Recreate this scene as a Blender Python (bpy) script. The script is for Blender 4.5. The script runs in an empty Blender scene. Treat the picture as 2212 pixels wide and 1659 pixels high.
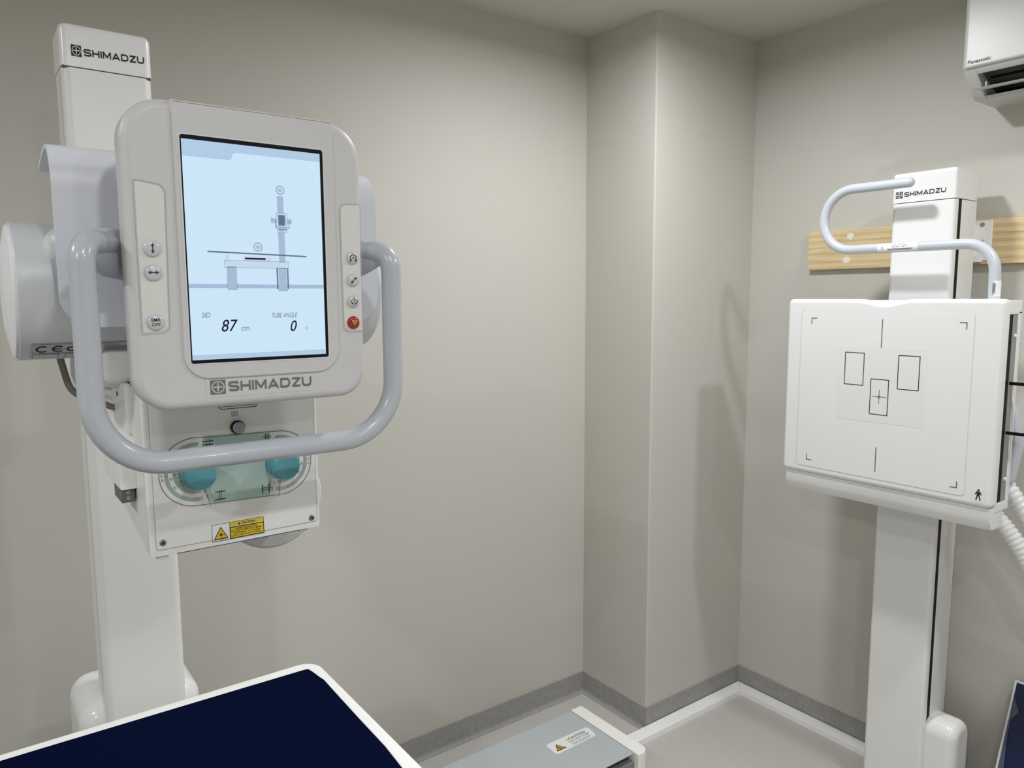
import bpy, bmesh, math, random
from mathutils import Vector, Matrix
random.seed(4)
SC = bpy.context.scene
COL = SC.collection
PI = math.pi

# ------------------------------------------------------------------ camera
CAM_F, CAM_YAW, CAM_PITCH, CAM_ROLL = 1618.55, 0.9336, 0.1150, -0.0041
CAM_POS = Vector((2.1313, -2.4655, 1.5744))
cd = bpy.data.cameras.new('camera')
cam = bpy.data.objects.new('camera', cd)
COL.objects.link(cam)
cd.sensor_fit = 'HORIZONTAL'
cd.sensor_width = 36.0
cd.lens = CAM_F / 2212 * 36.0
cd.clip_start = 0.02
_f = Vector((-math.sin(CAM_YAW) * math.cos(CAM_PITCH), math.cos(CAM_YAW) * math.cos(CAM_PITCH), -math.sin(CAM_PITCH)))
_r = Vector((math.cos(CAM_YAW), math.sin(CAM_YAW), 0))
_u = _r.cross(_f)
_r2 = _r * math.cos(CAM_ROLL) + _u * math.sin(CAM_ROLL)
_u2 = -_r * math.sin(CAM_ROLL) + _u * math.cos(CAM_ROLL)
M = Matrix((_r2, _u2, -_f)).transposed().to_4x4()
M.translation = CAM_POS
cam.matrix_world = M
SC.camera = cam

# ------------------------------------------------------------------ world, lights, exposure
SC.view_settings.view_transform = 'Standard'
SC.view_settings.look = 'None'
SC.view_settings.exposure = 0.0
SC.view_settings.gamma = 1.0
SC.view_settings.use_curve_mapping = False
W = bpy.data.worlds.new('world')
SC.world = W
W.use_nodes = True
W.node_tree.nodes['Background'].inputs[0].default_value = (0.5, 0.5, 0.5, 1)
W.node_tree.nodes['Background'].inputs[1].default_value = 0.0

ROOM_X, ROOM_Y, H = 3.9, -4.7, 2.511
DOWNLIGHTS = [  # recessed ceiling downlights: x, y, watts; the last is an added fill light
    (0.85, -0.98, 14.5), (2.08, -0.72, 12.5), (2.45, -2.20, 8.5), (0.95, -3.55, 11), (2.45, -3.7, 17), (3.35, -1.6, 7.5)]
for _x, _y, _w in DOWNLIGHTS:
    ld = bpy.data.lights.new('ceiling_downlight', 'AREA')
    ld.shape = 'DISK'
    ld.size = 0.12
    ld.spread = math.radians(170)
    ld.energy = _w
    ld.color = (0.985, 1.0, 1.03)
    lo = bpy.data.objects.new('ceiling_downlight', ld)
    lo.location = (_x, _y, H - 0.006)
    COL.objects.link(lo)

# ------------------------------------------------------------------ materials
MATS = {}
def mat(name, col, rough=0.5, metal=0.0, spec=0.5, emit=None, estr=0.0, bump=None, coat=0.0, alpha=1.0, trans=0.0, vary=None):
    if name in MATS:
        return MATS[name]
    m = bpy.data.materials.new(name)
    m.use_nodes = True
    nt = m.node_tree
    b = nt.nodes['Principled BSDF']
    b.inputs['Base Color'].default_value = (*col, 1)
    b.inputs['Roughness'].default_value = rough
    b.inputs['Metallic'].default_value = metal
    b.inputs['Specular IOR Level'].default_value = spec
    b.inputs['Coat Weight'].default_value = coat
    b.inputs['Alpha'].default_value = alpha
    b.inputs['Transmission Weight'].default_value = trans
    if emit:
        b.inputs['Emission Color'].default_value = (*emit, 1)
        b.inputs['Emission Strength'].default_value = estr
    if bump or vary:
        tc = nt.nodes.new('ShaderNodeTexCoord')
    if bump:
        sc, st = bump
        n = nt.nodes.new('ShaderNodeTexNoise')
        n.inputs['Scale'].default_value = sc
        n.inputs['Detail'].default_value = 3
        nt.links.new(tc.outputs['Object'], n.inputs['Vector'])
        bp = nt.nodes.new('ShaderNodeBump')
        bp.inputs['Strength'].default_value = st
        bp.inputs['Distance'].default_value = 0.001
        nt.links.new(n.outputs['Fac'], bp.inputs['Height'])
        nt.links.new(bp.outputs['Normal'], b.inputs['Normal'])
    if vary:
        sc, c2, lo_, hi_ = vary
        n = nt.nodes.new('ShaderNodeTexNoise')
        n.inputs['Scale'].default_value = sc
        n.inputs['Detail'].default_value = 5
        nt.links.new(tc.outputs['Object'], n.inputs['Vector'])
        r = nt.nodes.new('ShaderNodeValToRGB')
        r.color_ramp.elements[0].position = lo_
        r.color_ramp.elements[0].color = (*col, 1)
        r.color_ramp.elements[1].position = hi_
        r.color_ramp.elements[1].color = (*c2, 1)
        nt.links.new(n.outputs['Fac'], r.inputs['Fac'])
        nt.links.new(r.outputs['Color'], b.inputs['Base Color'])
    MATS[name] = m
    return m

def S(r, g, b):
    """sRGB 0-255 to linear"""
    f = lambda c: (c / 12.92 if c <= 0.04045 else ((c + 0.055) / 1.055) ** 2.4)
    return tuple(f(v / 255) for v in (r, g, b))

wall_m = mat('wall_paint', S(201, 199, 190), 0.85, spec=0.25, bump=(180, 0.12))
ceil_m = mat('ceiling_paint', S(206, 203, 194), 0.9, spec=0.2)
floor_m = mat('floor_vinyl', S(188, 185, 179), 0.55, spec=0.35, vary=(260, S(200, 197, 192), 0.42, 0.62))
base_m = mat('cove_vinyl', S(154, 152, 149), 0.6, spec=0.35, vary=(60, S(162, 160, 157), 0.4, 0.65))
white_m = mat('white_enamel', S(246, 246, 244), 0.32, bump=(900, 0.03))
cap_m = mat('white_gloss_cap', S(252, 252, 254), 0.22)
consol_m = mat('console_white', S(207, 206, 205), 0.4, bump=(1500, 0.04))
plate_m = mat('button_plate_white', S(222, 221, 217), 0.4)
lilac_m = mat('cover_pale_grey', S(220, 223, 231), 0.38)
cyl_m = mat('textured_grey_white', S(212, 215, 217), 0.35, bump=(420, 0.25))
grey_m = mat('handle_grey', S(186, 191, 198), 0.25, coat=0.2)
grip_m = mat('grip_grey', S(196, 201, 207), 0.28)
bucky_m = mat('panel_white', S(233, 233, 232), 0.25)
seam_m = mat('seam_dark', S(90, 90, 90), 0.7)
black_m = mat('black_plastic', S(7, 7, 9), 0.55, spec=0.2)
ink_m = mat('black_ink', S(28, 29, 32), 0.55)
inkg_m = mat('grey_ink', S(112, 111, 109), 0.55)
line_m = mat('marker_grey', S(92, 95, 96), 0.6)
navy_m = mat('navy_vinyl', S(0, 9, 42), 0.8, spec=0.04, bump=(600, 0.05))
tablew_m = mat('table_white', S(252, 252, 249), 0.35)
teal_m = mat('teal_knob', S(88, 156, 167), 0.45)
green_m = mat('dial_green', S(172, 196, 188), 0.5)
green2_m = mat('dial_green_dark', S(160, 178, 170), 0.5)
clear_m = mat('clear_plastic', (0.9, 0.9, 0.92), 0.1, alpha=0.13)
btn_m = mat('button_grey', S(205, 207, 209), 0.25, coat=0.4)
red_m = mat('button_red', S(170, 28, 36), 0.3, coat=0.4)
yel_m = mat('warning_yellow', S(222, 190, 30), 0.5)
yel2_m = mat('warning_amber', S(214, 160, 66), 0.5)
lbl_m = mat('label_white', S(235, 235, 236), 0.5)
film_m = mat('clear_film', S(230, 231, 229), 0.35)
silver_m = mat('screw_steel', S(150, 148, 146), 0.3, metal=0.9)
dgrey_m = mat('dark_grey_metal', S(96, 97, 98), 0.45)
mgrey_m = mat('mid_grey_metal', S(150, 150, 148), 0.4, metal=0.3)
rail_m = mat('rail_cover_grey', S(184, 191, 193), 0.5)
railside_m = mat('rail_side_grey', S(128, 130, 128), 0.5)
endcap_m = mat('rail_endcap_white', S(246, 246, 241), 0.5)
trunk_m = mat('trunking_white', S(250, 250, 251), 0.45)
ac_m = mat('ac_white', S(204, 205, 201), 0.35, bump=(60, 0.02))
acg_m = mat('ac_grey', S(196, 197, 193), 0.45)
acd_m = mat('ac_dark', S(72, 74, 72), 0.5)
hose_m = mat('hose_white', S(236, 236, 234), 0.35)
filler_m = mat('wall_filler', S(240, 235, 226), 0.9)
groove_m = mat('groove_shade', S(176, 174, 170), 0.6)
sleeve_m = mat('plastic_sleeve', S(150, 155, 175), 0.08, alpha=0.28)
cable_m = mat('cable_grey', S(120, 118, 108), 0.5)

def wood_mat():
    m = bpy.data.materials.new('pine_wood')
    m.use_nodes = True
    nt = m.node_tree
    b = nt.nodes['Principled BSDF']
    b.inputs['Roughness'].default_value = 0.6
    tc = nt.nodes.new('ShaderNodeTexCoord')
    def layer(scale, kind, c0, c1, p0, p1):
        mp = nt.nodes.new('ShaderNodeMapping')
        mp.inputs['Scale'].default_value = scale
        nt.links.new(tc.outputs['Object'], mp.inputs['Vector'])
        if kind == 'wave':
            n = nt.nodes.new('ShaderNodeTexWave')
            n.bands_direction = 'Z'
            n.inputs['Scale'].default_value = 1.0
            n.inputs['Distortion'].default_value = 14
            n.inputs['Detail'].default_value = 3
            n.inputs['Detail Scale'].default_value = 0.35
        else:
            n = nt.nodes.new('ShaderNodeTexNoise')
            n.inputs['Scale'].default_value = 1.0
            n.inputs['Detail'].default_value = 4
        nt.links.new(mp.outputs[0], n.inputs['Vector'])
        r = nt.nodes.new('ShaderNodeValToRGB')
        r.color_ramp.elements[0].color = (*c0, 1)
        r.color_ramp.elements[1].color = (*c1, 1)
        r.color_ramp.elements[0].position = p0
        r.color_ramp.elements[1].position = p1
        nt.links.new(n.outputs['Fac'], r.inputs['Fac'])
        return r
    r1 = layer((1.1, 3, 13), 'wave', S(229, 208, 166), S(214, 188, 142), .3, 1.0)
    r2 = layer((7, 40, 190), 'noise', (1, 1, 1), S(232, 226, 214), .45, .75)
    mx = nt.nodes.new('ShaderNodeMix')
    mx.data_type = 'RGBA'
    mx.blend_type = 'MULTIPLY'
    mx.inputs['Factor'].default_value = 1.0
    nt.links.new(r1.outputs['Color'], mx.inputs['A'])
    nt.links.new(r2.outputs['Color'], mx.inputs['B'])
    nt.links.new(mx.outputs['Result'], b.inputs['Base Color'])
    return m
wood_m = wood_mat()

SCR = 0.9
def screen(name, rgb, k=SCR):
    return mat(name, (0.01, 0.01, 0.012), 0.3, spec=0.15, emit=S(*rgb), estr=k)
scr_bg = screen('screen_sky', (209, 236, 255), 0.93)
scr_hd = screen('screen_header', (184, 211, 238))
scr_fg = screen('screen_figure', (172, 194, 222))
scr_fl = screen('screen_figure_light', (205, 226, 245))
scr_dk = screen('screen_figure_dark', (96, 118, 140))
scr_nv = screen('screen_navy', (8, 10, 36))
scr_tx = screen('screen_grey_text', (108, 128, 148))
scr_bl = screen('screen_blue_text', (128, 166, 204))

# ------------------------------------------------------------------ builders
def attach(o, parent):
    if parent is not None:
        o.parent = parent
        if parent.type == 'EMPTY':
            o.matrix_parent_inverse = Matrix.Translation(-parent.location)

def obj(name, bm_or_data, m, parent=None, smooth=True, angle=38):
    me = bpy.data.meshes.new(name)
    if isinstance(bm_or_data, tuple):
        me.from_pydata([tuple(v) for v in bm_or_data[0]], [], bm_or_data[1])
    else:
        bm_or_data.normal_update()
        bm_or_data.to_mesh(me)
        bm_or_data.free()
    me.materials.append(m)
    if smooth:
        for p in me.polygons:
            p.use_smooth = True
        try:
            me.set_sharp_from_angle(angle=math.radians(angle))
        except Exception:
            pass
    me.update()
    o = bpy.data.objects.new(name, me)
    COL.objects.link(o)
    if smooth:
        wn = o.modifiers.new('weighted_normal', 'WEIGHTED_NORMAL')
        wn.keep_sharp = True
    attach(o, parent)
    return o

def thing(name, label, cat, loc):
    o = bpy.data.objects.new(name, None)
    o.empty_display_size = 0.1
    o.location = loc
    COL.objects.link(o)
    o['label'] = label
    o['category'] = cat
    return o

def tag(o, label, cat):
    o['label'] = label
    o['category'] = cat
    return o

def struct(o, label=None):
    o['kind'] = 'structure'
    if label:
        o['label'] = label
    return o

def bm_box(lo, hi, bev=0.0, seg=3, edges=None, bm=None):
    bm = bm or bmesh.new()
    c = [(a + b) / 2 for a, b in zip(lo, hi)]
    s = [b - a for a, b in zip(lo, hi)]
    r = bmesh.ops.create_cube(bm, size=1.0)
    for v in r['verts']:
        v.co = Vector((v.co.x * s[0] + c[0], v.co.y * s[1] + c[1], v.co.z * s[2] + c[2]))
    if bev > 0:
        es = set(e for v in r['verts'] for e in v.link_edges)
        if edges:
            es = [e for e in es if edges(*(x.co for x in e.verts))]
        bmesh.ops.bevel(bm, geom=list(es), offset=bev, segments=seg, profile=0.5, affect='EDGES')
    return bm

def box(name, lo, hi, m, parent=None, bev=0.0, seg=3, edges=None):
    return obj(name, bm_box(lo, hi, bev, seg, edges), m, parent)

VERT = lambda a, b: abs(a.z - b.z) > 1e-6

def rounded(pts, rads, n=8):
    """fillet the corners of a closed 2D polygon"""
    out = []
    k = len(pts)
    for i in range(k):
        p, a, b = Vector(pts[i]), Vector(pts[i - 1]), Vector(pts[(i + 1) % k])
        r = rads[i] if isinstance(rads, (list, tuple)) else rads
        if r <= 0:
            out.append(p)
            continue
        d1, d2 = (a - p).normalized(), (b - p).normalized()
        ang = d1.angle(d2)
        t = r / math.tan(ang / 2)
        c = p + (d1 + d2).normalized() * (r / math.sin(ang / 2))
        s, e = p + d1 * t - c, p + d2 * t - c
        a0 = math.atan2(s.y, s.x)
        da = math.atan2(e.y, e.x) - a0
        while da > PI: da -= 2 * PI
        while da < -PI: da += 2 * PI
        for j in range(n + 1):
            q = a0 + da * j / n
            out.append(c + Vector((math.cos(q), math.sin(q))) * r)
    return out

class Frame:
    def __init__(s, o, u, v):
        s.o, s.u, s.v = Vector(o), Vector(u), Vector(v)
        s.n = s.u.cross(s.v)
    def __call__(s, a, b, c=0.0):
        return s.o + s.u * a + s.v * b + s.n * c
def FX(x): return Frame((x, 0, 0), (0, 1, 0), (0, 0, 1))      # faces +X : (a,b) = (y,z)
def FY(y): return Frame((0, y, 0), (1, 0, 0), (0, 0, 1))      # faces -Y : (a,b) = (x,z)
def FZ(z): return Frame((0, 0, z), (0, 1, 0), (-1, 0, 0))     # faces +Z : (a,b) = (y,-x)

def slab(name, fr, outline, c0, c1, m, parent=None, bev=0.0, seg=3, back=False):
    """extrude a 2D outline along the frame normal from c0 to c1, bevel the front rim (and back)"""
    bm = bmesh.new()
    lo = [bm.verts.new(fr(p[0], p[1], c0)) for p in outline]
    hi = [bm.verts.new(fr(p[0], p[1], c1)) for p in outline]
    n = len(outline)
    area = sum(outline[i][0] * outline[(i + 1) % n][1] - outline[(i + 1) % n][0] * outline[i][1] for i in range(n))
    f1 = bm.faces.new(hi)
    f0 = bm.faces.new(list(reversed(lo)))
    for i in range(n):
        j = (i + 1) % n
        bm.faces.new((lo[i], lo[j], hi[j], hi[i]))
    bmesh.ops.recalc_face_normals(bm, faces=bm.faces)
    if bev > 0:
        es = list(f1.edges) + (list(f0.edges) if back else [])
        bmesh.ops.bevel(bm, geom=es, offset=bev, segments=seg, profile=0.5, affect='EDGES')
    return obj(name, bm, m, parent)

def rect(a0, a1, b0, b1, r=0.0, n=6):
    p = [(a0, b0), (a1, b0), (a1, b1), (a0, b1)]
    return [tuple(v) for v in rounded(p, r, n)] if r else p

def disc_pts(c, r, n=32):
    return [(c[0] + r * math.cos(2 * PI * i / n), c[1] + r * math.sin(2 * PI * i / n)) for i in range(n)]

def fillet_path(pts, rads, n=10):
    pts = [Vector(p) for p in pts]
    out = [pts[0]]
    for i in range(1, len(pts) - 1):
        p, a, b = pts[i], pts[i - 1], pts[i + 1]
        r = rads[i - 1] if isinstance(rads, (list, tuple)) else rads
        d1, d2 = (a - p).normalized(), (b - p).normalized()
        ang = d1.angle(d2)
        t = r / math.tan(ang / 2)
        c = p + (d1 + d2).normalized() * (r / math.sin(ang / 2))
        s, e = p + d1 * t - c, p + d2 * t - c
        tot = s.angle(e)
        ax = s.cross(e).normalized()
        for j in range(n + 1):
            out.append(c + Matrix.Rotation(tot * j / n, 3, ax) @ s)
    out.append(pts[-1])
    return out

def bm_tube(path, rad, nseg=20, up=None, scale=(1, 1), cap=True, bm=None):
    """sweep a circle (or ellipse) along a path; rad may be a list"""
    bm = bm or bmesh.new()
    path = [Vector(p) for p in path]
    rings = []
    prev = None
    for i, p in enumerate(path):
        t = (path[min(i + 1, len(path) - 1)] - path[max(i - 1, 0)]).normalized()
        if prev is None:
            ref = Vector(up) if up else (Vector((0, 0, 1)) if abs(t.z) < 0.9 else Vector((1, 0, 0)))
            nrm = (ref - t * ref.dot(t)).normalized()
        else:
            nrm = (prev - t * prev.dot(t)).normalized()
        prev = nrm
        bn = t.cross(nrm)
        r = rad[i] if isinstance(rad, (list, tuple)) else rad
        rings.append([bm.verts.new(p + (nrm * math.cos(2 * PI * k / nseg) * scale[0] + bn * math.sin(2 * PI * k / nseg) * scale[1]) * r) for k in range(nseg)])
    for a, b in zip(rings, rings[1:]):
        for k in range(nseg):
            bm.faces.new((a[k], a[(k + 1) % nseg], b[(k + 1) % nseg], b[k]))
    if cap:
        bm.faces.new(list(reversed(rings[0])))
        bm.faces.new(rings[-1])
    bmesh.ops.recalc_face_normals(bm, faces=bm.faces)
    return bm

def tube(name, path, rad, m, parent=None, **k):
    return obj(name, bm_tube(path, rad, **k), m, parent)

def lathe(name, fr, c, prof, m, parent=None, n=40):
    """revolve (radius, height-along-normal) about the frame normal at (a,b)=c"""
    bm = bmesh.new()
    rings = []
    for r, h in prof:
        if r <= 1e-7:
            rings.append([bm.verts.new(fr(c[0], c[1], h))])
        else:
            rings.append([bm.verts.new(fr(c[0] + r * math.cos(2 * PI * i / n), c[1] + r * math.sin(2 * PI * i / n), h)) for i in range(n)])
    for A, B in zip(rings, rings[1:]):
        for i in range(n):
            j = (i + 1) % n
            if len(A) == 1 and len(B) == 1:
                continue
            if len(A) == 1:
                bm.faces.new((A[0], B[i], B[j]))
            elif len(B) == 1:
                bm.faces.new((A[i], A[j], B[0]))
            else:
                bm.faces.new((A[i], A[j], B[j], B[i]))
    bmesh.ops.recalc_face_normals(bm, faces=bm.faces)
    return obj(name, bm, m, parent)

_tcache = {}
def text_mesh(body, bold=0.0, shear=0.0):
    key = (body, bold, shear)
    if key in _tcache:
        return _tcache[key]
    cu = bpy.data.curves.new('t', 'FONT')
    cu.body = body
    cu.size = 1.0
    cu.offset = bold
    cu.shear = shear
    cu.resolution_u = 3
    ob = bpy.data.objects.new('t', cu)
    COL.objects.link(ob)
    dg = bpy.context.evaluated_depsgraph_get()
    me = bpy.data.meshes.new_from_object(ob.evaluated_get(dg))
    vs = [(v.co.x, v.co.y) for v in me.vertices]
    fs = [tuple(p.vertices) for p in me.polygons]
    bpy.data.objects.remove(ob)
    bpy.data.curves.remove(cu)
    bpy.data.meshes.remove(me)
    _tcache[key] = (vs, fs)
    return vs, fs

WIDE = {
    'S': (1.35, [[(1.25, .76), (1.1, .9), (.27, .9), (.1, .8), (.1, .63), (.27, .53), (1.08, .47), (1.25, .37), (1.25, .2), (1.08, .1), (.25, .1), (.1, .24)]]),
    'H': (1.3, [[(.1, 0), (.1, 1)], [(1.2, 0), (1.2, 1)], [(.1, .5), (1.2, .5)]]),
    'I': (.2, [[(.1, 0), (.1, 1)]]),
    'M': (1.5, [[(.1, 0), (.1, 1)], [(.12, .92), (.75, .2), (1.38, .92)], [(1.4, 0), (1.4, 1)]]),
    'A': (1.5, [[(.1, 0), (.75, .93), (1.4, 0)], [(.35, .28), (1.15, .28)]]),
    'D': (1.38, [[(.1, 0), (.1, 1)], [(.1, .9), (.92, .9), (1.2, .76), (1.28, .5), (1.2, .24), (.92, .1), (.1, .1)]]),
    'Z': (1.25, [[(.06, .9), (1.12, .9), (.14, .1), (1.2, .1)]]),
    'U': (1.35, [[(.1, 1), (.1, .4), (.18, .18), (.4, .1), (.95, .1), (1.17, .18), (1.25, .4), (1.25, 1)]]),
}

class Flat:
    """flat print: polygons in frame coordinates, one mesh"""
    def __init__(s):
        s.v, s.f, s.h, s.layer = [], [], {}, 0
    def poly(s, pts, step=True):
        k = len(s.v)
        s.layer += 1 if step else 0
        for i in range(k, k + len(pts)):
            s.h[i] = s.layer
        s.v += [tuple(p[:2]) for p in pts]
        s.f.append(tuple(range(k, k + len(pts))))
        return s
    def rect(s, a0, a1, b0, b1, r=0.0):
        return s.poly(rect(a0, a1, b0, b1, r, 4))
    def line(s, p, q, w):
        p, q = Vector(p), Vector(q)
        d = (q - p).normalized() * w / 2
        n = Vector((-d.y, d.x))
        return s.poly([p - n, q - n, q + n, p + n])
    def pline(s, pts, w, joints=True):
        for a, b in zip(pts, pts[1:]):
            s.line(a, b, w)
        if joints:
            for p in pts[1:-1]:
                s.poly(disc_pts(p, w / 2, 10))
        return s
    def frame(s, a0, a1, b0, b1, w):
        s.rect(a0, a1, b0, b0 + w); s.rect(a0, a1, b1 - w, b1)
        s.rect(a0, a0 + w, b0 + w, b1 - w); s.rect(a1 - w, a1, b0 + w, b1 - w)
        return s
    def ring(s, c, r0, r1, t0=0.0, t1=2 * PI, n=40):
        k = max(4, int(n * abs(t1 - t0) / (2 * PI)))
        for i in range(k):
            a, b = t0 + (t1 - t0) * i / k, t0 + (t1 - t0) * (i + 1) / k
            s.poly([(c[0] + r * math.cos(t), c[1] + r * math.sin(t)) for r, t in ((r0, a), (r1, a), (r1, b), (r0, b))], step=(i == 0))
        return s
    def disc(s, c, r, n=28):
        return s.poly(disc_pts(c, r, n))
    def arrow(s, p, q, w, h, both=True):
        p, q = Vector(p), Vector(q)
        d = (q - p).normalized()
        n = Vector((-d.y, d.x))
        s.line(p + d * (h * .7 if both else 0), q - d * h * .7, w)
        s.poly([q, q - d * h + n * h * .62, q - d * h * .72, q - d * h - n * h * .62])
        if both:
            s.poly([p, p + d * h - n * h * .62, p + d * h * .72, p + d * h + n * h * .62])
        return s
    def text(s, body, a0, b0, height, width=None, bold=0.0, shear=0.0, rot=0.0, center=False):
        vs, fs = text_mesh(body, bold, shear)
        if not vs:
            return s
        x0, x1 = min(v[0] for v in vs), max(v[0] for v in vs)
        y0, y1 = min(v[1] for v in vs), max(v[1] for v in vs)
        k = height / (y1 - y0)
        kx = k if width is None else width / (x1 - x0)
        ox, oy = (-(x1 - x0) * kx / 2, -height / 2) if center else (0, 0)
        c, sn = math.cos(rot), math.sin(rot)
        b = len(s.v)
        for x, y in vs:
            X, Y = (x - x0) * kx + ox, (y - y0) * k + oy
            s.v.append((a0 + X * c - Y * sn, b0 + X * sn + Y * c))
        s.f += [tuple(i + b for i in f) for f in fs]
        return s
    def wide(s, body, a0, a1, b0, b1, slope=0.0, t=.225, gap=.22):
        tot = sum(WIDE[c][0] for c in body) + gap * (len(body) - 1)
        h = b1 - b0
        kx = (a1 - a0) / tot
        x = 0
        for c in body:
            w, strokes = WIDE[c]
            lay = 0
            for st in strokes:
                pts = [((px + x), py) for px, py in st]
                sub = Flat()
                sub.layer = lay
                sub.pline(pts, t)
                lay = sub.layer
                k = len(s.v)
                for i_ in range(len(sub.v)):
                    s.h[k + i_] = sub.h.get(i_, 0)
                s.v += [(a0 + px * kx, b0 + py * h + slope * px * kx) for px, py in sub.v]
                s.f += [tuple(i + k for i in f) for f in sub.f]
            x += w + gap
        return s
    def heights(s):
        # overlapping strokes sit about a hundredth of a millimetre apart
        return [s.h.get(i, 0) * 8e-6 for i in range(len(s.v))]
    def build(s, name, fr, m, parent, lift=0.0004):
        h = s.heights()
        pts = [fr(a, b, lift + d) for (a, b), d in zip(s.v, h)]
        return obj(name, (pts, s.f), m, parent, smooth=False)

def maker_mark(fr, parent, sq, tx, m, bgm, lift=0.0005, slope=0.0, word='SHIMADZU'):
    """square emblem with ring and cross, plus the wide lettering"""
    a0, a1, b0, b1 = sq
    c = ((a0 + a1) / 2, (b0 + b1) / 2)
    w, h = (a1 - a0), (b1 - b0)
    Flat().rect(a0, a1, b0, b1).build('emblem', fr, m, parent, lift)
    f = Flat()
    k = Flat().ring((0, 0), .36, .43).line((-.3, 0), (.3, 0), .085).line((0, -.3), (0, .3), .085)
    f.v = [(c[0] + x * w, c[1] + y * h) for x, y in k.v]
    f.f, f.h = k.f, k.h
    f.build('emblem_ring', fr, bgm, parent, lift + 0.0003)
    Flat().wide(word, *tx, slope=slope).build('lettering', fr, m, parent, lift)

def triangle(c, w, h):
    return [(c[0] - w / 2, c[1] - h / 2), (c[0] + w / 2, c[1] - h / 2), (c[0], c[1] + h / 2)]

# ================================================================== THE ROOM
T = 0.1
PX, PY = 0.3429, -0.5395
struct(box('floor', (-T, ROOM_Y - T, -T), (ROOM_X + T, T, 0), floor_m), 'grey speckled vinyl floor')
struct(box('ceiling', (-T, ROOM_Y - T, H), (ROOM_X + T, T, H + T), ceil_m), 'plain pale ceiling')
struct(box('wall_left', (-T, ROOM_Y - T, 0), (0, T, H), wall_m), 'beige painted wall behind the tube stand')
struct(box('wall_right', (0, 0, 0), (ROOM_X + T, T, H), wall_m), 'beige painted wall behind the chest stand')
struct(box('wall_rear', (-T, ROOM_Y - T, 0), (ROOM_X + T, ROOM_Y, H), wall_m), 'beige painted wall')
struct(box('wall_front', (ROOM_X, ROOM_Y, 0), (ROOM_X + T, 0, H), wall_m), 'beige painted wall')
struct(box('wall_pillar', (0, PY, 0), (PX, 0, H), wall_m, None, 0.006, 3,
           lambda a, b: abs(a.z - b.z) > .1 and a.x > .3 and a.y < -.5), 'beige boxed-in pillar in the corner')

def cove(name, p, q, din, dout, label):
    """coved vinyl skirting from p to q; wall normal to the room = n, mitred ends"""
    p, q = Vector((*p, 0)), Vector((*q, 0))
    d = (q - p).normalized()
    n = Vector((-d.y, d.x, 0)) * -1
    prof = [(0, .084), (.0035, .084), (.0045, .082), (.005, .016)]
    for i in range(1, 8):
        t = PI / 2 * i / 7
        prof.append((.005 + .012 * (1 - math.cos(t)), .016 - .0145 * math.sin(t)))
    prof += [(.019, .0010), (.019, 0), (0, 0)]
    v, f = [], []
    for e, (base, mit) in enumerate(((p, din), (q, dout))):
        for a, z in prof:
            v.append(base + n * a + d * a * mit + Vector((0, 0, z)))
    k = len(prof)
    for i in range(k - 1):
        f.append((i, i + k, i + k + 1, i + 1))
    return struct(obj(name, (v, f), base_m, None), label)
cove('baseboard_left', (0, ROOM_Y), (0, PY), 0, -1, 'grey coved vinyl skirting along the left wall')
cove('baseboard_pillar', (0, PY), (PX, PY), 1, 1, 'grey coved vinyl skirting on the left face of the pillar')
cove('baseboard_pillar_side', (PX, PY), (PX, 0), -1, -1, 'grey coved vinyl skirting on the right face of the pillar')
cove('baseboard_right', (PX, 0), (ROOM_X, 0), 1, 0, 'grey coved vinyl skirting along the right wall')

# ================================================================== FLOOR RAIL
RX0, RX1, RZ, RYE = 0.218, 0.527, 0.1, -0.79
rail = thing('floor_rail', 'grey floor rail of the tube stand with white end cap by the pillar', 'rail', (0.37, -2.5, 0))
box('rail_bed', (RX0 + .01, ROOM_Y + .2, 0), (RX1 - .025, RYE, RZ - .006), black_m, rail)
box('side_profile', (RX1 - .03, ROOM_Y + .2, 0), (RX1 + .004, RYE - .001, RZ - .03), railside_m, rail, .002, 2)
box('cover_plate', (RX0, ROOM_Y + .2, RZ - .005), (RX1, RYE - .002, RZ), rail_m, rail, .001, 1)
_ec = rounded([(RYE, -RX1 - .022), (RYE + .05, -RX1 - .022), (RYE + .05, -RX0 + .004), (RYE, -RX0 + .004)], [.004, .03, .003, .003])
slab('end_cap', FZ(0), [tuple(p) for p in _ec], 0, RZ + .003, endcap_m, rail, .003, 2)
# caution sticker lying on the cover plate
fz = FZ(RZ)
_lab = slab('caution_label', fz, [tuple(p) for p in rounded([(-.998, -.386), (-.820, -.381), (-.812, -.325), (-.995, -.322)], .012, 5)], 0, .0006, lbl_m, rail)
fz2 = FZ(RZ + .0006)
Flat().poly(triangle((-.966, -.357), .040, .034)).build('warning_triangle', fz2, black_m, _lab, .0003)
Flat().poly(triangle((-.966, -.3575), .031, .026)).build('triangle_fill', fz2, yel_m, _lab, .0006)
Flat().poly(triangle((-.918, -.342), .010, .011)).build('alert_triangle', fz2, yel_m, _lab, .0006)
f = Flat().line((-.970, -.366), (-.970, -.352), .003).disc((-.969, -.349), .002).line((-.972, -.367), (-.958, -.367), .003).line((-.969, -.356), (-.960, -.362), .0025)
f.build('falling_figure', fz2, black_m, _lab, .0009)
Flat().text('CAUTION', -.911, -.348, .012, .072, .012).text('DO NOT STEP', -.921, -.3615, .009, .088).build('caution_text', fz2, ink_m, _lab, .0003)
f = Flat()
for i in range(3):
    f.rect(-.921, -.838 - .008 * (i == 2), -.3685 - i * .0042, -.3673 - i * .0042)
f.build('small_print', fz2, inkg_m, _lab, .0003)

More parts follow.
